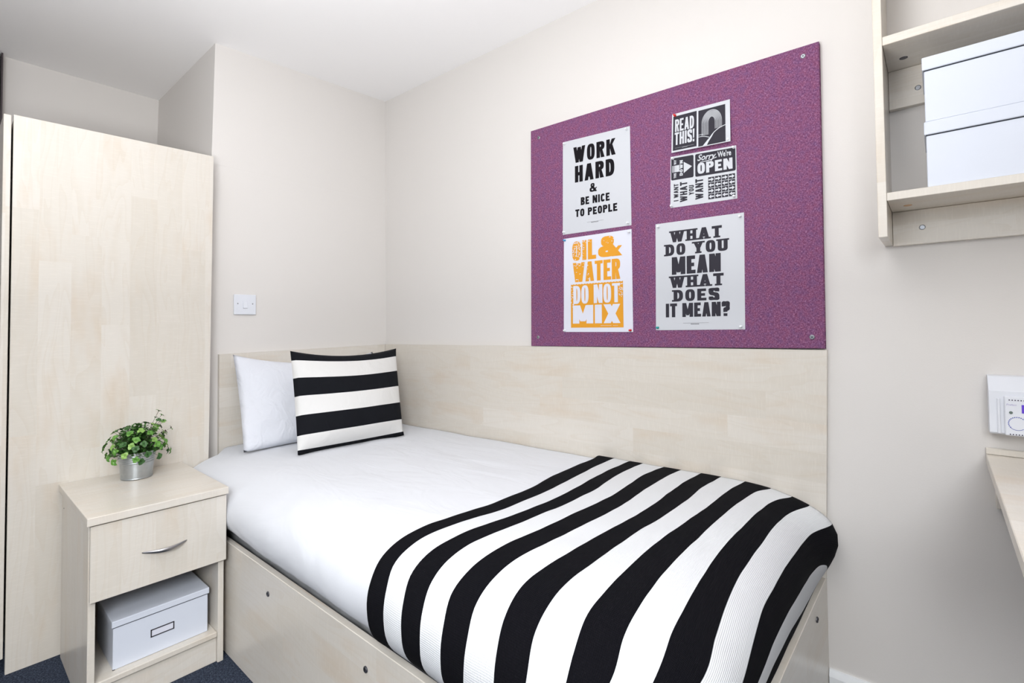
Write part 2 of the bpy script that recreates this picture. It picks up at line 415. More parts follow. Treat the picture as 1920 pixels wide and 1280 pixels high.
_h = np.clip((Q_-.84)/.06, 0, 1); S_ = np.maximum(S_, .022+.078*_h**1.0)+np.linspace(0, 1e-4, len(sv))[:, None]*0
P = surf(S_, Q_, 0.0)
P = wrinkle(P, .0032, 2.0)
me = grid_mesh('duvet', P)
bm = bmesh.new(); bm.from_mesh(me)                       # close the duvet downwards and at its ends
bm.verts.ensure_lookup_table(); nv = len(qv); nu = len(sv)
ring = [i*nv for i in range(nu)] + [(nu-1)*nv+j for j in range(1, nv)] + [i*nv+nv-1 for i in range(nu-2, -1, -1)] + [j for j in range(nv-2, 0, -1)]
low = []; V0 = list(bm.verts)
for i in ring:
    v = V0[i].co; low.append(bm.verts.new((min(max(v.x, .022), 2.092), min(max(v.y, -.988), -.022), .341)))
bm.verts.ensure_lookup_table()
for k in range(len(ring)):
    k2 = (k+1) % len(ring)
    try: bm.faces.new((V0[ring[k]], low[k], low[k2], V0[ring[k2]]))
    except ValueError: pass
bm.faces.new(low)
bmesh.ops.recalc_face_normals(bm, faces=bm.faces[:])
for f in bm.faces: f.smooth = True
bm.to_mesh(me); bm.free()
tag(link('duvet', me, M_duvet), 'plain white duvet spread over the bed', 'duvet')

QJ = [.04, .10, .2, .3, .4, .5, .6, .7, .8, .87, .93, .99, 1.04, 1.08, 1.12, 1.16]
ST = [
 [1.395, 1.407, 1.413, 1.424, 1.436, 1.451, 1.454, 1.447, 1.425, 1.405, 1.391, 1.392, 1.409, 1.420, 1.428, 1.432],
 [1.461, 1.463, 1.473, 1.487, 1.501, 1.507, 1.508, 1.501, 1.474, 1.452, 1.438, 1.441, 1.465, 1.478, 1.485, 1.488],
 [1.522, 1.524, 1.531, 1.541, 1.554, 1.560, 1.560, 1.549, 1.528, 1.512, 1.500, 1.505, 1.529, 1.541, 1.545, 1.547],
 [1.573, 1.574, 1.581, 1.593, 1.608, 1.609, 1.608, 1.597, 1.582, 1.568, 1.562, 1.570, 1.589, 1.600, 1.602, 1.602],
 [1.650, 1.648, 1.649, 1.661, 1.670, 1.670, 1.665, 1.658, 1.643, 1.635, 1.630, 1.633, 1.653, 1.661, 1.663, 1.663],
 [1.711, 1.711, 1.714, 1.719, 1.726, 1.730, 1.727, 1.717, 1.707, 1.697, 1.694, 1.699, 1.716, 1.723, 1.723, 1.723],
 [1.777, 1.777, 1.778, 1.785, 1.792, 1.792, 1.789, 1.778, 1.774, 1.765, 1.760, 1.770, 1.786, 1.794, 1.794, 1.794],
 [1.840, 1.839, 1.838, 1.846, 1.849, 1.848, 1.842, 1.839, 1.838, 1.833, 1.833, 1.841, 1.856, 1.860, 1.860, 1.860],
 [1.902, 1.901, 1.902, 1.905, 1.905, 1.902, 1.898, 1.898, 1.902, 1.904, 1.908, 1.925, 1.939, 1.939, 1.939, 1.939],
 [1.962, 1.952, 1.952, 1.950, 1.951, 1.952, 1.952, 1.955, 1.961, 1.968, 1.978, 1.999, 2.003, 2.003, 2.003, 2.003],
 [2.008, 2.001, 2.001, 2.000, 2.000, 2.000, 2.003, 2.011, 2.020, 2.028, 2.043, 2.055, 2.055, 2.055, 2.055, 2.055],
 [2.047, 2.046, 2.047, 2.046, 2.048, 2.050, 2.053, 2.063, 2.077, 2.091, 2.098, 2.098, 2.098, 2.098, 2.098, 2.098],
 [2.103, 2.104, 2.108, 2.107, 2.105, 2.107, 2.110, 2.125, 2.145, 2.151, 2.151, 2.151, 2.151, 2.151, 2.151, 2.151],
 [2.240, 2.190, 2.174, 2.167, 2.163, 2.160, 2.164, 2.178, 2.188, 2.192, 2.192, 2.192, 2.192, 2.192, 2.192, 2.192],
 [2.244, 2.243, 2.240, 2.228, 2.215, 2.207, 2.207, 2.214, 2.220, 2.224, 2.224, 2.224, 2.224, 2.224, 2.224, 2.224],
 [2.252, 2.252, 2.252, 2.252, 2.252, 2.252, 2.252, 2.252, 2.252, 2.252, 2.252, 2.252, 2.252, 2.252, 2.252, 2.252]]
ST = np.array(ST)
tq = np.concatenate([np.linspace(.03, Y0, 60), np.linspace(Y0, QMAX-.012, 40)[1:]])
def smooth_interp(row):
    # Catmull-Rom through the measured samples
    out = []
    for t in tq:
        t = min(max(t, QJ[0]), QJ[-1]-1e-6); k = max(i for i in range(len(QJ)-1) if QJ[i] <= t)
        f = (t-QJ[k])/(QJ[k+1]-QJ[k]); p1, p2 = row[k], row[k+1]
        d = lambda i: (row[min(i+1, len(QJ)-1)]-row[max(i-1, 0)])/(QJ[min(i+1, len(QJ)-1)]-QJ[max(i-1, 0)])
        h = QJ[k+1]-QJ[k]; m1, m2 = d(k)*h, d(k+1)*h
        out.append((2*f**3-3*f**2+1)*p1+(f**3-2*f**2+f)*m1+(-2*f**3+3*f**2)*p2+(f**3-f**2)*m2)
    return out
R_ = np.array([smooth_interp(r) for r in ST])
rows = []; idx = []
for k in range(len(R_)-1):
    for j in range(5):
        rows.append(R_[k]*(1-j/5)+R_[k+1]*(j/5)); idx.append(0 if k % 2 == 0 else 1)
rows.append(R_[-1]); SS = np.array(rows); QQ = np.tile(tq, (len(rows), 1))
P = wrinkle(surf(SS, QQ, .007), .0032, 2.0)
ks = np.arange(len(rows))[:, None]/5.0
UV = np.stack([ks*.062+0*QQ, QQ], -1)
me = grid_mesh('throw_blanket', P, UV, idx)
th = link('throw_blanket', me, [M_kblack, M_kwhite])
tag(th, 'black and white striped knitted throw over the foot of the bed', 'blanket')
sm = th.modifiers.new('thickness', 'SOLIDIFY'); sm.thickness = .006; sm.offset = 1

# ------------------------------------------------------------------ pillows
def pillow(name, TL, TR, BR, BL, thick, m, n=44, sag=(0, 0, 0, 0), bands=None, seed=1, pinch=.035, plump=.5, crease=.0, curl=.0):
    """front face normal = (TR-TL)x(TL-BL); rows v from top to bottom; sag = inward bow of top,right,bottom,left edges"""
    TL, TR, BR, BL = map(Vector, (TL, TR, BR, BL))
    nrm = ((BL-TL).cross(TR-TL)).normalized()
    if bands:                                            # rows fall exactly on the stripe edges
        vv = []; mi = []
        for k in range(len(bands)-1):
            c = max(2, int(round((bands[k+1]-bands[k])*n)))
            for j in range(c): vv.append(bands[k]+(bands[k+1]-bands[k])*j/c); mi.append(k % 2)
        vv.append(1.0)
    else: vv = [i/n for i in range(n+1)]; mi = [0]*n
    uu = [j/n for j in range(n+1)]
    V = []; F = []; MI = []
    def pos(u, v, side):
        su, sv_ = 4*u*(1-u), 4*v*(1-v)
        tuck = curl*(su**.6)*max(0, (v-.80)/.20)**1.6
        top = TL.lerp(TR, u); bot = BL.lerp(BR, u); p = top.lerp(bot, v)
        p += (bot-top).normalized()*(sag[0]*su*(1-v)-sag[2]*su*v)
        lr = (TR-TL).normalized(); p += lr*(sag[3]*sv_*(1-u)-sag[1]*sv_*u); p -= nrm*tuck
        h = (su*sv_)**plump*(1-.25*(2*u-1)**2)
        h *= thick/2
        w = mnoise.noise(Vector((u*5+seed, v*5, side)))*.004*min(1, 6*min(u, 1-u, v, 1-v))
        w += crease*math.sin(26*v+9*u+4*mnoise.noise(Vector((u*3, v*3, seed))))*max(0, v-.62)*(1-u)*.02*min(1, 8*min(u, 1-u, 1-v))
        return p+nrm*(side*(h)+(w if side > 0 else 0))
    nv_ = len(vv); nu_ = len(uu)
    for side in (1, -1):
        for v in vv:
            for u in uu: V.append(pos(u, v, side))
    off = nv_*nu_
    for i in range(nv_-1):
        for j in range(nu_-1):
            a = i*nu_+j; F.append((a, a+nu_, a+nu_+1, a+1)); MI.append(mi[i])
            a += off; F.append((a, a+1, a+nu_+1, a+nu_)); MI.append(mi[i])
    org = (TL+TR+BR+BL)/4; org.z = min(v.z for v in V)
    me = bpy.data.meshes.new(name); me.from_pydata([tuple(v-org) for v in V], [], F)
    me.polygons.foreach_set('material_index', MI); me.polygons.foreach_set('use_smooth', [True]*len(F))
    bm = bmesh.new(); bm.from_mesh(me); bmesh.ops.remove_doubles(bm, verts=bm.verts[:], dist=.0002)
    bmesh.ops.recalc_face_normals(bm, faces=bm.faces[:]); bm.to_mesh(me); bm.free()
    o = link(name, me, m); o.location = org
    return o
pl = pillow('pillow', (.052, -.822, .985), (.048, -.12, .965), (.215, -.13, .600), (.232, -.845, .596), .15, [M_pillow],
            sag=(.055, .01, .0, .006), seed=3, crease=1.0, plump=.40)
tag(pl, 'plain white pillow leaning on the headboard behind the striped cushion', 'pillow')
cu = pillow('cushion', (.325, -.700, 1.002), (.300, -.150, .990), (.490, -.246, .598), (.462, -.734, .600), .15, [M_cblack, M_cwhite],
            bands=[0, .10, .28, .46, .645, .83, .960, 1.0], sag=(.030, .012, .0, .004), seed=7, plump=.40, curl=.055)
tag(cu, 'black and white striped square cushion in front of the white pillow', 'cushion')

# ------------------------------------------------------------------ bedside cabinet
nsd = empty('bedside_cabinet', (.33, -1.204, 0), 'pale maple bedside cabinet with one drawer and an open shelf', 'cabinet')
B('side_panel', WZ, nsd, .112, .552, -1.378, -1.361, 0, .549)
B('side_panel', WZ, nsd, .112, .552, -1.046, -1.029, 0, .549)
B('back_panel', WZ, nsd, .112, .122, -1.360, -1.047, .03, .547, bev=0)
B('cabinet_top', WY, nsd, .095, .576, -1.385, -1.023, .550, .573, bev=.0018, seg=2)
B('shelf', WY, nsd, .123, .549, -1.3605, -1.0465, .082, .099, bev=.0025, seg=2)
B('drawer_floor', WY, nsd, .123, .540, -1.3605, -1.0465, .345, .357)
B('kick_board', WY, nsd, .525, .541, -1.3605, -1.0465, 0, .081)
df = B('drawer', WZ, nsd, .553, .569, -1.376, -1.027, .334, .546, bev=.0015)
# crescent bow handle
hb = bmesh.new(); n1, n2 = 32, 12; rr = []
for i in range(n1+1):
    t = i/n1; yy = -1.258+.116*t; k = math.sin(PI*t)
    cx_ = .5705+.022*k; cz = .4355-.003*k
    rw = .0007+.0095*k**.8*(.5); rt = .0006+.0034*k**.7
    rr.append([hb.verts.new((cx_+rt*math.cos(2*PI*a/n2), yy, cz+(rw+.001)*math.sin(2*PI*a/n2))) for a in range(n2)])
for a, b in zip(rr, rr[1:]):
    for k in range(n2): hb.faces.new((a[k], a[(k+1) % n2], b[(k+1) % n2], b[k]))
hb.faces.new(rr[0]); hb.faces.new(rr[-1]); bmesh.ops.recalc_face_normals(hb, faces=hb.faces[:])
hh = MB(); hh.bm.free(); hh.bm = hb
hh.build('handle', M_steel, df, smooth=True)
MB().lathe([(.002, 0), (.002, -.0006)], (.155, -1.3785, .505), 1, 10).build('screw_hole', M_dark, nsd)

# ------------------------------------------------------------------ storage boxes
def storage_box(name, x0, x1, y0, y1, z0, h, label, front, lidh=.03, group=None, frame=True, lean=0):
    """front = 'x+' or 'y-' : which side carries the label frame"""
    o = empty(name, ((x0+x1)/2, (y0+y1)/2, z0), label, 'box', group)
    i = .0035
    mb = MB(); mb.box(x0+i, x1-i, y0+i, y1-i, z0, z0+h-.008, bev=.0015); mb.build('box_body', M_box, o)
    MB().box(x0+i-.0004, x1-i+.0004, y0+i-.0004, y1-i+.0004, z0+h-lidh-.0025, z0+h-lidh+.004, bev=0).build('lid_shade_band', M_lid_shade, o)  # dark band painted as the shade under the lid's rim
    MB().box(x0, x1, y0, y1, z0+h-lidh, z0+h, bev=.002, seg=2).build('lid', M_box, o)
    if frame:
        f = MB(); yc = (y0+y1)/2; zc = z0+(h-lidh)*.52; a, b, t = .031, .0115, .0028
        yc -= .0015
        xf = x1-i
        for bx in ((yc-a, yc+a, zc+b-t, zc+b), (yc-a, yc+a, zc-b, zc-b+t), (yc-a, yc-a+t, zc-b, zc+b), (yc+a-t, yc+a, zc-b, zc+b)):
            f.box(xf-.0002, xf+.0015, bx[0], bx[1], bx[2], bx[3], bev=0)
        fo = f.build('label_frame', mat('dark_metal_frame', (78, 76, 82), .4, .6), o)
        B('label_card', M_paper_white, fo, xf-.0002, xf+.0006, yc-a+t, yc+a-t, zc-b+t, zc+b-t, bev=0)
    # dark corner tips of the folded board
    if front == 'x+': MB().box(x1-.006, x1-.0031, y0+.0032, y0+.009, z0-.0, z0+.002, bev=0).build('corner_tip', M_dark, o)
    return o
storage_box('storage_box', .30, .523, -1.318, -1.062, .0995, .142, 'white lidded box with a label frame inside the bedside cabinet', 'x+', lidh=.019)

# ------------------------------------------------------------------ plant in zinc pot
random.seed(11)
pp = empty('potted_plant', (.203, -1.192, .573), 'small leafy green plant in a galvanised pot on the bedside cabinet', 'plant')
prof = [(.0, .001), (.0445, .001), (.0465, .0025), (.0470, .004)]
H = .092
for k in range(1, 80):
    t = k/79; r = .0455+.0085*t; z = .004+(H-.004)*t
    rib = 0
    for zc in (.62, .70, .78, .86): rib += .0022*math.exp(-((t-zc)/.014)**2)
    prof.append((r+rib, z))
prof += [(.0560, H+.001), (.0562, H+.003), (.0545, H+.003), (.053, H-.002), (.051, H-.02), (.0, H-.021)]
pot = MB().lathe(prof[1:-1], (.203, -1.192, .573), 2, 48).build('pot', M_zinc, pp, smooth=True)
def leaf_mesh(i):
    r2 = random.Random(i); bm = bmesh.new(); L = .0125; Wd = .0058*(1+.15*r2.random()); n = 6
    lft, mid, rgt = [], [], []
    for k in range(n+1):
        t = k/n; w = Wd*math.sin(PI*min(1, .06+t*.94))**.6*(1 if t < .98 else .25); z = .0035*math.sin(PI*t*.9)-.004*t*t
        mid.append(bm.verts.new((t*L, 0, z))); lft.append(bm.verts.new((t*L, w, z+.0016))); rgt.append(bm.verts.new((t*L, -w, z+.0016)))
    for k in range(n):
        bm.faces.new((mid[k], mid[k+1], lft[k+1], lft[k])); bm.faces.new((rgt[k], rgt[k+1], mid[k+1], mid[k]))
    for f in bm.faces: f.smooth = True
    me = bpy.data.meshes.new('leaf'); bm.to_mesh(me); bm.free(); return me
leaf_meshes = []
for mi, mm in enumerate(M_leaf):
    for v in range(2):
        me = leaf_mesh(mi*2+v); me.materials.append(mm); leaf_meshes.append((mi, me))
def place_leaf(p, d, up, sc, mi):
    c = [m for k, m in leaf_meshes if k == mi]
    o = bpy.data.objects.new('leaf', random.choice(c)); COL.objects.link(o); o.parent = pp
    d = d.normalized(); s = d.cross(up)
    if s.length < .01: s = d.cross(Vector((1, 0, 0)))
    s.normalize(); u = s.cross(d)
    M = Matrix((d*sc, -s*sc, u*sc)).transposed().to_4x4(); M.translation = p
    o.matrix_local = M
stems = MB(); nleaf = 0
base = Vector((0, 0, .080))
tips = []
for k in range(8): tips.append((math.radians(70)+.2*(k-3.5)+random.uniform(-.1, .1), random.uniform(.55, 1.15), random.uniform(.100, .122), True))
for k in range(60):                                       # dome of rosettes
    a = 2*PI*((k*.618034) % 1); el = math.asin(min(1, (k+.5)/60))*.98
    ln = random.uniform(.068, .086)
    tips.append((a+random.uniform(-.15, .15), el+random.uniform(-.06, .06)-.12, ln, False))
def tube(mb, pts, r):
    prev = None; t = mb.bm
    for i, p in enumerate(pts):
        ring = [t.verts.new(p+Vector((r*math.cos(a), r*math.sin(a), 0))) for a in (0, 2*PI/3, 4*PI/3)]
        if prev:
            for k in range(3): t.faces.new((prev[k], prev[(k+1) % 3], ring[(k+1) % 3], ring[k]))
        prev = ring
for a, el, ln, airy in tips:
    d = Vector((math.cos(a)*math.cos(el), math.sin(a)*math.cos(el), math.sin(el)))
    b0 = base+Vector((math.cos(a)*.012, math.sin(a)*.012, .006)); pts = []
    for i in range(6):
        t = i/5; pts.append(b0+Vector((d.x*ln*t, d.y*ln*t, d.z*ln*t*1.28))+Vector((0, 0, .010*math.sin(PI*t))))
    tube(stems, [p+Vector(pp.location) for p in pts], .0008)
    shade = random.random()
    for i in ((5, 4, 3) if airy else (5,)):
        p = pts[i]
        for j in range(4 if not airy else (2 if i < 5 else 3)):
            if nleaf >= 299: break
            az = 2*PI*j/4+a+random.uniform(-.3, .3)
            e1 = d.cross(Vector((0, 0, 1))); e1 = e1.normalized() if e1.length > .05 else Vector((1, 0, 0)); e2 = d.cross(e1)
            dd = e1*math.cos(az)+e2*math.sin(az)+d*random.uniform(.15, .6)
            sc = random.uniform(.95, 1.2)*(.75 if airy else 1.0)
            mi = random.choice([0, 1, 2, 1, 3, 1]) if airy else (2 if shade > .80 and d.z > .1 else (0 if shade > .35 else 1))
            place_leaf(p-d*.002, dd, d, sc, mi); nleaf += 1
stems.build('stem', M_stem, pp)
# dense inner leaves nobody could count
fo = bmesh.new()
for k in range(2000):
    a = random.uniform(0, 2*PI); el = random.uniform(0, PI/2); r = random.uniform(.035, .080)
    c = Vector((math.cos(a)*math.cos(el)*r, math.sin(a)*math.cos(el)*r, .090+math.sin(el)*r*1.25-.006*(r/.08)*math.cos(el)))
    az, tl = random.uniform(0, 2*PI), random.uniform(-.5, .9); s = random.uniform(.005, .008)
    d = Vector((math.cos(az)*math.cos(tl), math.sin(az)*math.cos(tl), math.sin(tl))); e = d.cross(Vector((0, 0, 1))).normalized()
    v = [fo.verts.new(c+q) for q in (-d*s, e*s*.7+d*s*.2, d*s, -e*s*.7+d*s*.2)]; fo.faces.new(v)
fm = MB(); fm.bm.free(); fm.bm = fo
fme = bpy.data.meshes.new('inner_foliage'); fo.to_mesh(fme)
fob = link('inner_foliage', fme, M_moss, pp); fob['kind'] = 'stuff'

# ------------------------------------------------------------------ light switch
ls = empty('light_switch', (0, -.756, 1.205), 'small white light switch on the wall above the headboard', 'switch')
B('face_plate', M_plastic, ls, .0005, .009, -.802, -.709, 1.160, 1.250, bev=.002, seg=2)
rk = MB().prism([(.009, -.7655, 1.188), (.009, -.7465, 1.188), (.009, -.7465, 1.222), (.009, -.7655, 1.222)],
                [(.0145, -.7645, 1.190), (.0145, -.7475, 1.190), (.0105, -.7475, 1.221), (.0105, -.7645, 1.221)]); rk.build('rocker', M_plastic, ls)
for y in (-.787, -.724): MB().lathe([(.0028, .0085), (.0028, .0096), (.002, .0099)], (0, y, 1.209), 0, 12).build('screw', M_chrome, ls)

# ------------------------------------------------------------------ pinboard
pb = empty('pinboard', (1.60, 0, 1.47), 'large purple felt pinboard on the wall above the bed', 'pinboard')
CR = {'bl': (1.067, 1.0115), 'br': (2.130, 1.0235), 'tr': (2.134, 1.905), 'tl': (1.077, 1.925)}
def board_pts(y, i=0):
    return [(CR['bl'][0]+i, y, CR['bl'][1]+i), (CR['br'][0]-i, y, CR['br'][1]+i), (CR['tr'][0]-i, y, CR['tr'][1]-i), (CR['tl'][0]+i, y, CR['tl'][1]-i)]
bmd = MB().prism(board_pts(-.001), board_pts(-.0205)); bmd.prism(board_pts(-.0205), board_pts(-.0220, .0018))
bmd.build('felt_panel', M_felt, pb)
for x, z in ((1.120, 1.886), (2.094, 1.876), (2.099, 1.056), (1.105, 1.049)):
    s = MB().lathe([(.0068, 0), (.0068, -.0008), (.0052, -.0018)], (x, -.022, z), 1, 20).build('screw', M_chrome, pb)
    B('screw_slot', M_dark, s, x-.0016, x+.0016, -.0242, -.0237, z-.0016, z+.0016, bev=0)

# --- block lettering: every glyph is a list of polygons in a cell of height 1
class Seg(list): pass
_gid = [0]
def ring_(cx, cy, rx, ry, tx, ty, a0=0, a1=360, p=2.8, n=28):
    out = []; prev = None; _gid[0] += 1
    for k in range(n+1):
        a = math.radians(a0+(a1-a0)*k/n); c, s = math.cos(a), math.sin(a)
        ex = lambda v: math.copysign(abs(v)**(2/p), v)
        o = (cx+rx*ex(c), cy+ry*ex(s)); i = (cx+max(rx-tx, .001)*ex(c), cy+max(ry-ty, .001)*ex(s))
        if prev: out.append(Seg([prev[0], o, i, prev[1]])); out[-1].g = _gid[0]; out[-1].k = 0
        prev = (o, i)
    return out
def rc(x0, y0, x1, y1): return [(x0, y0), (x1, y0), (x1, y1), (x0, y1)]
def dg(xa, ya, xb, yb, t): return [(xa, ya), (xa+t, ya), (xb+t, yb), (xb, yb)]
def band(pts, tv, th):
    out = []; L = []; _gid[0] += 1
    for i, p in enumerate(pts):
        a = pts[max(i-1, 0)]; b = pts[min(i+1, len(pts)-1)]; dx, dy = b[0]-a[0], b[1]-a[1]; l = math.hypot(dx, dy) or 1
        nx, ny = -dy/l, dx/l; w = (tv*abs(nx)+th*abs(ny))/2
        L.append(((p[0]+nx*w, p[1]+ny*w), (p[0]-nx*w, p[1]-ny*w)))
    for a, b in zip(L, L[1:]): out.append(Seg([a[0], b[0], b[1], a[1]])); out[-1].g = _gid[0]; out[-1].k = len(out)
    return out
def bez(*P):
    """chain of points smoothed by Catmull-Rom"""
    out = []; n = len(P)
    for i in range(n-1):
        p0, p1, p2, p3 = P[max(i-1, 0)], P[i], P[i+1], P[min(i+2, n-1)]
        for k in range(7):
            t = k/7
            out.append(tuple(.5*((2*p1[c])+(-p0[c]+p2[c])*t+(2*p0[c]-5*p1[c]+4*p2[c]-p3[c])*t*t+(-p0[c]+3*p1[c]-3*p2[c]+p3[c])*t**3) for c in (0, 1)))
    out.append(P[-1]); return out
WID = dict(W=1.45, M=1.35, I=.42, N=1.05, L=.82, E=.85, F=.8, T=.92, X=1.02, Y=1.0, A=1.02, K=1.02); WID.update({'&': 1.18, '?': .9, '!': .38, ' ': .42, "'": .3})
def glyph(ch, w, t, h, slab=False):
    P = []; F = []                                        # F: slab feet (x centre, y)
    if ch in 'HN': F = [(t/2, 0), (t/2, 1), (w-t/2, 0), (w-t/2, 1)]
    if ch == 'O': P += ring_(w/2, .5, w/2, .5, t, h)
    elif ch == 'C': P += ring_(w/2, .5, w/2, .5, t, h, 32, 328)
    elif ch == 'D': P += [rc(0, 0, t, 1)]+ring_(t*.8, .5, w-t*.8, .5, t, h, -90, 90)+[rc(0, 0, t, h), rc(0, 1-h, t, 1)]; F = [(t*.4, 0), (t*.4, 1)]
    elif ch == 'P': P += [rc(0, 0, t, 1), rc(0, 1-h, t*1.05, 1)]+ring_(t, .71, w-t, .29, t, h, -90, 90)
    elif ch == 'B': P += [rc(0, 0, t, 1)]+ring_(t, .755, (w-t)*.94, .245, t, h, -90, 90)+ring_(t, .275, w-t, .275, t, h, -90, 90)
    elif ch == 'R': P += [rc(0, 0, t, 1)]+ring_(t, .73, w-t, .27, t, h, -90, 90)+[[(w*.42, .5), (w*.42+t*.7, .5), (w, 0), (w-t*1.05, 0)], rc(t, .46, w*.6, .46+h)]
    elif ch == 'U': P += [rc(0, .3, t, 1), rc(w-t, .3, w, 1)]+ring_(w/2, .3, w/2, .3, t, h, 180, 360); F = [(t/2, 1), (w-t/2, 1)]
    elif ch == 'J': P += [rc(w-t, .3, w, 1)]+ring_(w/2, .3, w/2, .3, t, h, 180, 360)
    elif ch == 'E': P += [rc(0, 0, t, 1), rc(0, 0, w, h), rc(0, 1-h, w*.96, 1), rc(0, .5-h/2, w*.85, .5+h/2)]
    elif ch == 'F': P += [rc(0, 0, t, 1), rc(0, 1-h, w, 1), rc(0, .5-h/2, w*.85, .5+h/2)]
    elif ch == 'H': P += [rc(0, 0, t, 1), rc(w-t, 0, w, 1), rc(0, .5-h/2, w, .5+h/2)]
    elif ch == 'I': P += [rc(w/2-t/2, 0, w/2+t/2, 1)]
    elif ch == 'L': P += [rc(0, 0, t, 1), rc(0, 0, w, h)]
    elif ch == 'T': P += [rc(w/2-t/2, 0, w/2+t/2, 1), rc(0, 1-h, w, 1)]; F = [(w/2, 0)]
    elif ch == 'N': P += [rc(0, 0, t, 1), rc(w-t, 0, w, 1), [(0, 1), (t*1.1, 1), (w, 0), (w-t*1.1, 0)]]
    elif ch == 'M': P += [rc(0, 0, t, 1), rc(w-t, 0, w, 1), [(0, 1), (t*1.12, 1), (w/2+t*.38, .12), (w/2-t*.38, .12)], [(w-t*1.12, 1), (w, 1), (w/2+t*.38, .12), (w/2-t*.38, .12)]]
    elif ch == 'W':
        P += [dg(0, 1, w*.20, 0, t), dg(w*.20, 0, w/2-t/2, .96, t*.92), dg(w/2-t/2, .96, w*.80-t, 0, t), dg(w*.80-t, 0, w-t, 1, t)]; F = [(t/2+.03, 1), (w-t/2-.03, 1)]+([(w/2, 1)] if slab else [])
    elif ch == 'A':
        P += [dg(0, 0, w/2-t*.55, 1, t), dg(w-t, 0, w/2-t*.45, 1, t), rc(w*.22, .2, w*.78, .2+h*.9)]; F = [(t/2, 0), (w-t/2, 0)]
    elif ch == 'K': P += [rc(0, 0, t, 1), [(t*.9, .36), (t*.9, .62), (w-t*1.05, 1), (w, 1)], [(w*.36, .52), (w*.36+t*.75, .68), (w, 0), (w-t*1.1, 0)]]
    elif ch == 'X': P += [dg(0, 0, w-t, 1, t), dg(w-t, 0, 0, 1, t)]
    elif ch == 'Y': P += [rc(w/2-t/2, 0, w/2+t/2, .5), [(0, 1), (t, 1), (w/2+t/2, .42), (w/2-t/2, .42)], [(w-t, 1), (w, 1), (w/2+t/2, .42), (w/2-t/2, .42)]]; F = [(w/2, 0), (t/2, 1), (w-t/2, 1)]
    elif ch == 'S':
        a, b = t/2, w-t/2; g = h/2
        P += band(bez((b, .70), (b*.98, .86), (w/2, 1-g), (a*1.02, .84), (a, .70), (w*.32, .56), (w*.68, .46), (b, .31), (b*.98, .14), (w/2, g), (a*1.1, .14), (a, .30)), t, h)
    elif ch == '?':
        a, b = t/2, w-t/2; g = h/2
        P += band(bez((a, .66), (a*1.05, .86), (w/2, 1-g), (b*.98, .85), (b, .68), (w*.72, .52), (w*.46, .44), (w*.46, .28)), t, h)+[rc(w*.46-t/2, 0, w*.46+t/2, .19)]
    elif ch == '!': P += [[(w/2-t*.32, .28), (w/2+t*.32, .28), (w/2+t*.5, 1), (w/2-t*.5, 1)], rc(w/2-t*.45, 0, w/2+t*.45, .19)]
    elif ch == '&':
        P += ring_(w*.40, .755, w*.27, .245, t*.72, h*.8)+ring_(w*.37, .27, w*.37, .27, t*.85, h*.9)
        P += [[(w*.20, .72), (w*.20+t*.9, .72), (w, 0), (w-t*1.15, 0)], [(w*.60, .20), (w*.74, .12), (w, .48), (w*.84, .48)]]
    if slab:
        fw = t*.5+.10; fh = h*.62
        for x, y in F: P.append(rc(x-fw, 0, x+fw, fh) if y == 0 else rc(x-fw, 1-fh, x+fw, 1))
    return P
def text_polys(txt, x0, y0, x1, y1, wt=.34, ht=.2, slab=False, gap=.12, rot=0):
    """polygons filling the box exactly; x0..x1, y0..y1 with y up; rot=90 reads upwards"""
    cells = []; x = 0
    for ch in txt:
        w = WID.get(ch, .92)*.62
        if slab and ch != ' ': w *= 1.18
        cells.append((ch, x, w)); x += w+gap*(.9 if not slab else 1.35)
    tot = x-gap*(.9 if not slab else 1.35); out = []
    for ch, cx, w in cells:
        if ch == ' ': continue
        for p in glyph(ch, w, wt*.62, ht, slab):
            q = Seg()
            if isinstance(p, Seg): q.g = p.g; q.k = p.k
            else: _gid[0] += 1; q.g = _gid[0]; q.k = 0
            for (a, b) in p:
                u, v = (cx+a)/tot, b
                if rot == 90: q.append((x1-v*(x1-x0), y0+u*(y1-y0)))
                else: q.append((x0+u*(x1-x0), y0+v*(y1-y0)))
            out.append(q)
    return out
class Poster:
    """a sheet pinned on the board: corners are (x, z) at tl, tr, br, bl; print is laid in 0..1 with v downwards"""
    def __init__(s, label, tl, tr, br, bl, m, name='poster', cat='poster', y=-.0232, curl=0):
        s.c = [Vector(p) for p in (tl, tr, br, bl)]; s.y = y; s.curl = curl
        cx = sum(p.x for p in s.c)/4; cz = min(p.y for p in s.c)
        s.o = empty(name, (cx, y+.0008, cz), label, cat, 'prints on the pinboard')
        n = 12; me = MB(); g = [[me.bm.verts.new(s.at(i/n, j/n, 0)) for j in range(n+1)] for i in range(n+1)]
        gb = [[me.bm.verts.new(s.at(i/n, j/n, -.0004)) for j in range(n+1)] for i in range(n+1)]
        for i in range(n):
            for j in range(n):
                me.bm.faces.new((g[i][j], g[i][j+1], g[i+1][j+1], g[i+1][j])); me.bm.faces.new((gb[i][j], gb[i+1][j], gb[i+1][j+1], gb[i][j+1]))
        me.build('sheet', m, s.o)
    def at(s, u, v, lift):
        tl, tr, br, bl = s.c; p = tl.lerp(tr, u).lerp(bl.lerp(br, u), v)
        return (p.x, s.y-lift-s.curl*v, p.y)
    def ink(s, polys, m, lift=.0003, name='lettering', flip=True):
        me = MB()
        for qi, q in enumerate(polys):
            g_, k_ = (q.g, q.k) if isinstance(q, Seg) else (qi, 0)
            lf = lift+(g_ % 9)*.000030+(k_ % 6)*.000018; q = [(a, 1-b) for a, b in q]
            try: me.poly([s.at(a, b, lf) for a, b in q])
            except ValueError: pass
        for f in me.bm.faces:
            f.normal_update()
            if f.normal.y > 0: f.normal_flip()
        return me.build(name, m, s.o)
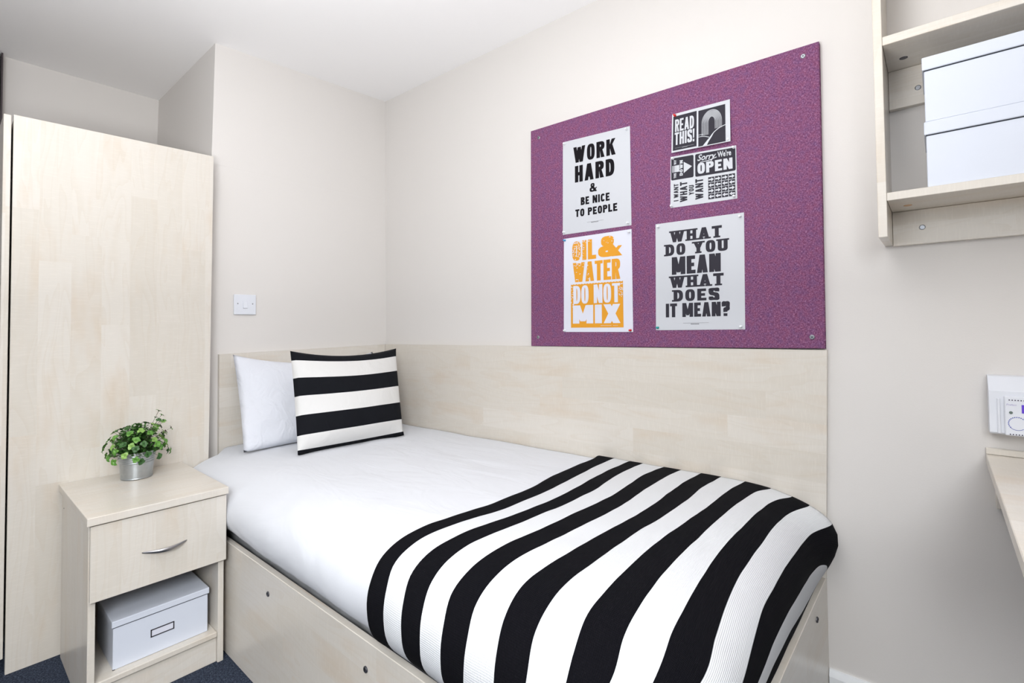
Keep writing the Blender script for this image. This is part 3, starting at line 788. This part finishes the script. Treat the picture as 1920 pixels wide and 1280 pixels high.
def tb(txt, u0, u1, vt, vb, **k): return text_polys(txt, u0, 1-vb, u1, 1-vt, **k)

p1 = Poster('grey-white poster reading WORK HARD & BE NICE TO PEOPLE in black', (1.243, 1.835), (1.539, 1.821), (1.539, 1.458), (1.237, 1.461), M_paper_grey)
L = tb('WORK', .17, .80, .085, .253, wt=.40, ht=.2, gap=.14)+tb('HARD', .195, .78, .288, .463, wt=.40, ht=.2, gap=.14)
L += tb('&', .42, .53, .503, .593, wt=.36, ht=.2)+tb('BE NICE', .285, .71, .632, .714, wt=.38, ht=.22)+tb('TO PEOPLE', .2, .815, .752, .832, wt=.38, ht=.22)
L += [rc(.38, 1-.905, .62, 1-.9035)]
L += [rc(.44+.012*i, 1-.914, .449+.012*i, 1-.909) for i in range(9)]
p1.ink(L, M_ink)

p2 = Poster('white poster reading OIL & WATER DO NOT MIX in orange', (1.242, 1.444), (1.539, 1.444), (1.539, 1.071), (1.236, 1.071), M_paper_white)
L = tb('OIL', .135, .50, .045, .25, wt=.42, ht=.2, gap=.1)+tb('&', .53, .87, .035, .245, wt=.44, ht=.26)+tb('WATER', .145, .84, .272, .476, wt=.42, ht=.16, gap=.06)
p2.ink(L, M_orange)
edge = [(.115, 1-.955), (.875, 1-.955), (.875, 1-.495)]
top = [(.875-.76*i/36, 1-.497-(.006 if i % 2 else 0)) for i in range(1, 37)]
p2.ink([edge+top], M_orange, lift=.0003, name='printed_panel')
L = tb('DO NOT', .152, .835, .515, .706, wt=.40, ht=.13, gap=.07)+tb('MIX', .145, .835, .722, .912, wt=.44, ht=.2, gap=.08)
L += [rc(.56+.011*i, 1-.938, .567+.011*i, 1-.934) for i in range(22) if i not in (14, 15)]
# worn, speckled print as on the photograph's sheet
rs = random.Random(5)
for k in range(210):
    z = rs.random(); 
    if z < .45: u, v = rs.uniform(.14, .32), rs.uniform(.045, .24)
    elif z < .6: u, v = rs.uniform(.32, .86), rs.uniform(.045, .11)
    elif z < .72: u, v = rs.uniform(.15, .4), rs.uniform(.28, .46)
    elif z < .86: u, v = rs.uniform(.82, .87), rs.uniform(.52, .66)
    else: u, v = rs.uniform(.118, .16), rs.uniform(.52, .8)
    a, b = rs.uniform(.003, .013), rs.uniform(.002, .006)
    L.append([(u-a, 1-v), (u-a*.3, 1-v-b), (u+a*.8, 1-v-b*.6), (u+a, 1-v+b*.3), (u, 1-v+b)])
p2.ink(L, M_paper_white, lift=.0006)

p3 = Poster('grey-white poster reading WHAT DO YOU MEAN WHAT DOES IT MEAN?', (1.631, 1.448), (1.923, 1.444), (1.919, 1.079), (1.626, 1.077), M_paper_grey)
L = tb('WHAT', .18, .77, .085, .190, wt=.42, ht=.22, slab=True)+tb('DO YOU', .125, .83, .206, .312, wt=.44, ht=.22, slab=True)
L += tb('MEAN', .20, .755, .328, .490, wt=.46, ht=.2, gap=.09)+tb('WHAT', .175, .785, .504, .612, wt=.42, ht=.22, slab=True)
L += tb('DOES', .22, .735, .632, .738, wt=.44, ht=.22, slab=True)+tb('IT MEAN?', .125, .845, .755, .882, wt=.44, ht=.2, gap=.09)
L += [rc(.33, 1-.938, .62, 1-.9365)]+[rc(.42+.012*i, 1-.950, .429+.012*i, 1-.944) for i in range(8)]
p3.ink(L, M_ink_grey)

p4 = Poster('small card reading READ THIS! with an arch of white lines', (1.698, 1.817), (1.888, 1.812), (1.890, 1.674), (1.697, 1.682), M_paper_grey, name='card', cat='card', y=-.0234, curl=.009)
p4.ink([rc(.025, .045, .445, .93), rc(.475, .02, .925, .915)], M_ink_grey, name='printed_panel')
L = tb('READ', .06, .40, .16, .48, wt=.36, ht=.15, gap=.1)+tb('THIS!', .055, .41, .50, .82, wt=.36, ht=.15, gap=.1)+[rc(.06, .1, .40, .103)]
L += [rc(.19+.014*i, .085, .2+.014*i, .092) for i in range(7)]
for k in range(9):
    rx = .165-.0135*k; hh_ = .30-.020*k
    pts = [(.70-rx, .36-.09+.0*k)]+[(.70+rx*math.cos(a), .56+hh_*math.sin(a)) for a in [PI-PI*i/20 for i in range(21)]]+[(.70+rx, .36+.02)]
    L += band(pts, .0045, .010)
L += band(bez((.475, .26), (.54, .255), (.60, .235), (.66, .20)), .008, .012)+band(bez((.925, .42), (.83, .38), (.74, .30), (.66, .17), (.60, .02)), .008, .014)
L += band(bez((.475, .305), (.52, .31), (.56, .30)), .006, .010)
L += [[(.62, .02), (.55, .02), (.64, .16), (.735, .285), (.70, .2), (.65, .1)]]
p4.ink(L, M_paper_grey, lift=.0006)

p5 = Poster('card of sign prints reading Sorry We\'re OPEN and I WANT WHAT YOU WANT', (1.690, 1.672), (1.904, 1.660), (1.904, 1.491), (1.686, 1.496), M_paper_grey, name='card', cat='card')
def rrect(x0, y0, x1, y1, rx, ry):
    out = []
    for cx, cy, a0 in ((x1-rx, y1-ry, 0), (x0+rx, y1-ry, 90), (x0+rx, y0+ry, 180), (x1-rx, y0+ry, 270)):
        for k in range(6): a = math.radians(a0+18*k); out.append((cx+rx*math.cos(a), cy+ry*math.sin(a)))
    return out
p5.ink([rrect(.012, .535, .370, .965, .02, .03), rrect(.395, .53, .988, .965, .02, .03)], M_ink_grey, name='printed_panel')
L = text_polys('I WANT', .055, .115, .130, .455, wt=.34, ht=.22, rot=90)+text_polys('WHAT', .155, .085, .270, .475, wt=.34, ht=.22, rot=90)
L += text_polys('YOU', .295, .195, .372, .385, wt=.34, ht=.22, rot=90)+text_polys('WANT', .395, .09, .515, .485, wt=.34, ht=.22, rot=90)
for i in range(4):
    for j in range(4):
        x0_, y0_ = .590+.099*i, .06+.108*j; L.append(rc(x0_, y0_, x0_+.090, y0_+.098))
p5.ink(L, M_ink_grey)
L = tb('OPEN', .43, .945, .215, .425, wt=.38, ht=.2, gap=.1)
for i in range(4):
    for j in range(4):
        x0_, y0_ = .590+.099*i, .06+.108*j; s = 1 if j % 2 else -1; cx = x0_+.045; cy = y0_+.049
        L += [[(cx-s*.038, cy-.014), (cx+s*.004, cy-.014), (cx+s*.004, cy+.014), (cx-s*.038, cy+.014)], [(cx+s*.002, cy-.038), (cx+s*.038, cy), (cx+s*.002, cy+.038)]]
L += [[(.215, .64), (.345, .75), (.215, .86)], rc(.11, .685, .145, .815)]+[rc(.03+.020*i, .685, .040+.024*i, .815) for i in range(4)]
L += text_polys('THIS', .055, .57, .095, .665, wt=.34, ht=.22, rot=90)+text_polys('WAY', .055, .835, .095, .925, wt=.34, ht=.22, rot=90)
L += text_polys('DOWN', .150, .60, .200, .90, wt=.36, ht=.22, rot=90)
p5.ink(L, M_paper_grey, lift=.0006)
def font_text(body, par, at, u0, vt, hgt, wscale, shear, m, off=.0, name='lettering', lift=.0006):
    """built-in font outlines, laid on the sheet"""
    cu = bpy.data.curves.new(name, 'FONT'); cu.body = body; cu.size = 1; cu.shear = shear; cu.offset = off; cu.resolution_u = 3
    t = bpy.data.objects.new(name, cu); COL.objects.link(t); dg_ = bpy.context.evaluated_depsgraph_get(); dg_.update()
    me = bpy.data.meshes.new_from_object(t.evaluated_get(dg_)); COL.objects.unlink(t); bpy.data.objects.remove(t)
    for v in me.vertices:
        u = u0+v.co.x*wscale; vv = vt-v.co.y*hgt; v.co = Vector(at(u, vv, lift))-Vector(par.location)
    me.materials.clear(); return link(name, me, m, par)
font_text('Sorry', p5.o, p5.at, .425, .17, .165, .118, .35, M_paper_grey, .018)
font_text("We're", p5.o, p5.at, .735, .165, .15, .075, 0, M_paper_grey, .025)
p5.ink(band([(.47, .795), (.60, .805), (.72, .845)], .012, .012), M_paper_grey, lift=.0006)

# ------------------------------------------------------------------ push pins
M_clear = mat('clear_white_plastic', (232, 235, 238), .25); M_red = mat('red_plastic', (214, 40, 40), .3)
M_blue = mat('blue_plastic', (70, 150, 200), .3); M_teal = mat('teal_plastic', (20, 150, 150), .3)
def pin(x, z, m, where, colour):
    o = empty('push_pin', (x, -.0240, z), f'{colour} push pin at the {where}', 'pin', 'push pins on the pinboard')
    MB().lathe([(.0042, 0), (.0042, -.0018), (.0024, -.0032), (.0020, -.0075), (.0034, -.0090), (.0036, -.0105), (.0026, -.0112)], (x, -.0242, z), 1, 16).build('pin_head', m, o, smooth=True)
W1, W2, W3, W4, W5 = 'WORK HARD poster', 'orange poster', 'WHAT DO YOU MEAN poster', 'READ THIS card', 'OPEN card'
for x, z, m, w, c in (
    (1.253, 1.825, M_clear, 'top left corner of the '+W1, 'clear'), (1.527, 1.812, M_clear, 'top right corner of the '+W1, 'clear'),
    (1.527, 1.467, M_clear, 'bottom right corner of the '+W1, 'clear'), (1.246, 1.470, M_clear, 'bottom left corner of the '+W1, 'clear'),
    (1.248, 1.437, M_blue, 'top left corner of the '+W2, 'blue'), (1.531, 1.434, M_clear, 'top right corner of the '+W2, 'clear'),
    (1.530, 1.077, M_red, 'bottom right corner of the '+W2, 'red'), (1.243, 1.077, M_clear, 'bottom left corner of the '+W2, 'clear'),
    (1.709, 1.810, M_red, 'top left corner of the '+W4, 'red'), (1.882, 1.683, M_clear, 'bottom right corner of the '+W4, 'clear'),
    (1.699, 1.664, M_clear, 'top left corner of the '+W5, 'clear'), (1.897, 1.654, M_clear, 'top right corner of the '+W5, 'clear'),
    (1.896, 1.499, M_clear, 'bottom right corner of the '+W5, 'clear'), (1.692, 1.502, M_clear, 'bottom left corner of the '+W5, 'clear'),
    (1.643, 1.437, M_clear, 'top left corner of the '+W3, 'clear'), (1.912, 1.433, M_clear, 'top right corner of the '+W3, 'clear'),
    (1.634, 1.086, M_teal, 'bottom left corner of the '+W3, 'teal'), (1.908, 1.088, M_clear, 'bottom right corner of the '+W3, 'clear')):
    pin(x, z, m, w, c)

# ------------------------------------------------------------------ wall shelf unit
su = empty('shelf_unit', (2.7, -.095, 1.30), 'pale maple wall shelf unit holding two white boxes', 'shelf')
B('side_panel', WZ, su, 2.271, 2.289, -.189, -.001, 1.300, 2.15)
B('side_panel', WZ, su, 3.171, 3.189, -.189, -.001, 1.300, 2.15)
for z0, z1 in ((1.386, 1.405), (1.761, 1.782), (2.120, 2.139)):
    B('shelf', WX, su, 2.2895, 3.1705, -.189, -.001, z0, z1)
for z0, z1 in ((1.297, 1.3855), (1.659, 1.7605)):
    r = B('rail', WX, su, 2.2895, 3.1705, -.019, -.001, z0, z1)
    for x, z in ((2.350, z0+.042), (3.10, z0+.042)):
        s = MB().lathe([(.0065, 0), (.0065, -.0008), (.005, -.0016)], (x, -.019, z), 1, 18).build('screw', M_chrome, r)
for z, m_, y in ((1.386, mat('tan_cover_cap', (196, 158, 120), .5), -.096), (1.761, M_boltdark, -.085)):
    MB().lathe([(.0085, 0), (.0085, -.0008), (.007, -.0014)], (2.325, y, z), 2, 20).build('cam_cap', m_, su)
storage_box('storage_box', 2.361, 2.690, -.184, -.022, 1.4055, .151, 'white lidded box on the wall shelf, lower of the two', 'y-', lidh=.030, frame=False, group='white boxes on the wall shelf')
storage_box('storage_box', 2.3605, 2.690, -.184, -.022, 1.557, .150, 'white lidded box on the wall shelf, stacked on top', 'y-', lidh=.030, frame=False, group='white boxes on the wall shelf')

# ------------------------------------------------------------------ desk
dk = empty('desk', (3.0, -.3, 0), 'pale maple desk top along the wall at the right edge', 'desk')
B('desktop', WX, dk, 2.455, 3.66, -.74, -.001, .752, .777, bev=.0015)
B('upstand', WX, dk, 2.455, 3.66, -.012, -.001, .7775, .792, bev=.001)
B('batten', WX, dk, 2.469, 3.60, -.03, -.001, .655, .7515)
B('end_support', WZ, dk, 3.62, 3.64, -.72, -.031, 0, .7515)

# ------------------------------------------------------------------ heating controller
hc = empty('heater_controller', (2.62, 0, .90), 'white heating controller box on the wall above the desk', 'controller')
b0, b1 = 2.461, 2.79
hb_ = MB()
sec = [(-.001, .834), (-.046, .834), (-.050, .838), (-.050, .934), (-.020, .966), (-.001, .968)]
hb_.prism([(b0, y, z) for y, z in sec], [(b1, y, z) for y, z in sec])
hc_body = hb_.build('housing', M_plastic, hc)
B('ridge', M_plastic, hc, 2.474, 2.480, -.0535, -.0495, .836, .918, bev=.0015)
mod = B('control_panel', M_plastic, hc, 2.486, 2.60, -.0565, -.0495, .834, .924, bev=.002)
yf = -.0568
M_purple = mat('purple_display', (96, 60, 200), .3)
vt_ = MB()
for i in range(14):
    for z in (.9155, .8375): vt_.box(2.4935+.0048*i, 2.4955+.0048*i, yf-.0003, yf+.0003, z-.0012, z+.0012, bev=0)
vt_.build('vent', mat('dark_violet_hole', (52, 40, 70), .6), mod)
B('display', M_purple, mod, 2.514, 2.545, yf-.0004, yf+.0003, .887, .906, bev=0)
MB().lathe([(.0032, 0), (.0032, -.0012), (.002, -.0016)], (2.4965, yf+.0003, .887), 1, 16).build('button', mat('grey_green_button', (96, 110, 104), .4), mod)
dl = MB(); M_dialblue = mat('blue_print', (70, 84, 170), .5)
for k in range(22):
    a0 = math.radians(-50+360*k/26+14); a1 = a0+math.radians(8.5)
    q = [(2.5065+r*math.cos(a)*1.0, yf, .8625+r*math.sin(a)) for r, a in ((.0155, a0), (.0155, a1), (.0135, a1), (.0135, a0))]
    if not (-140 < math.degrees(math.atan2(q[0][2]-.8625, q[0][0]-2.5065)) < -50): dl.poly(q)
for k in range(12):
    a0 = math.radians(-140+90*k/12); a1 = math.radians(-140+90*(k+1)/12)
    dl.poly([(2.5065+r*math.cos(a), yf, .8625+r*math.sin(a)) for r, a in ((.0155, a0), (.0155, a1), (.0145, a1), (.0145, a0))])
dl.build('dial_ring', M_dialblue, mod)
def hat(u, v, lift): return (u, yf-.0001, v)
cu = bpy.data.curves.new('lettering', 'FONT'); cu.body = 'Prefect'; cu.size = .0058; cu.shear = .2
t = bpy.data.objects.new('lettering', cu); COL.objects.link(t); dg_ = bpy.context.evaluated_depsgraph_get(); dg_.update()
me = bpy.data.meshes.new_from_object(t.evaluated_get(dg_)); COL.objects.unlink(t); bpy.data.objects.remove(t)
for v in me.vertices: v.co = Vector((2.489+v.co.x, yf-.0001, .903+v.co.y))-Vector(hc.location)
link('lettering', me, mat('pale_violet_print', (168, 160, 200), .6), mod)
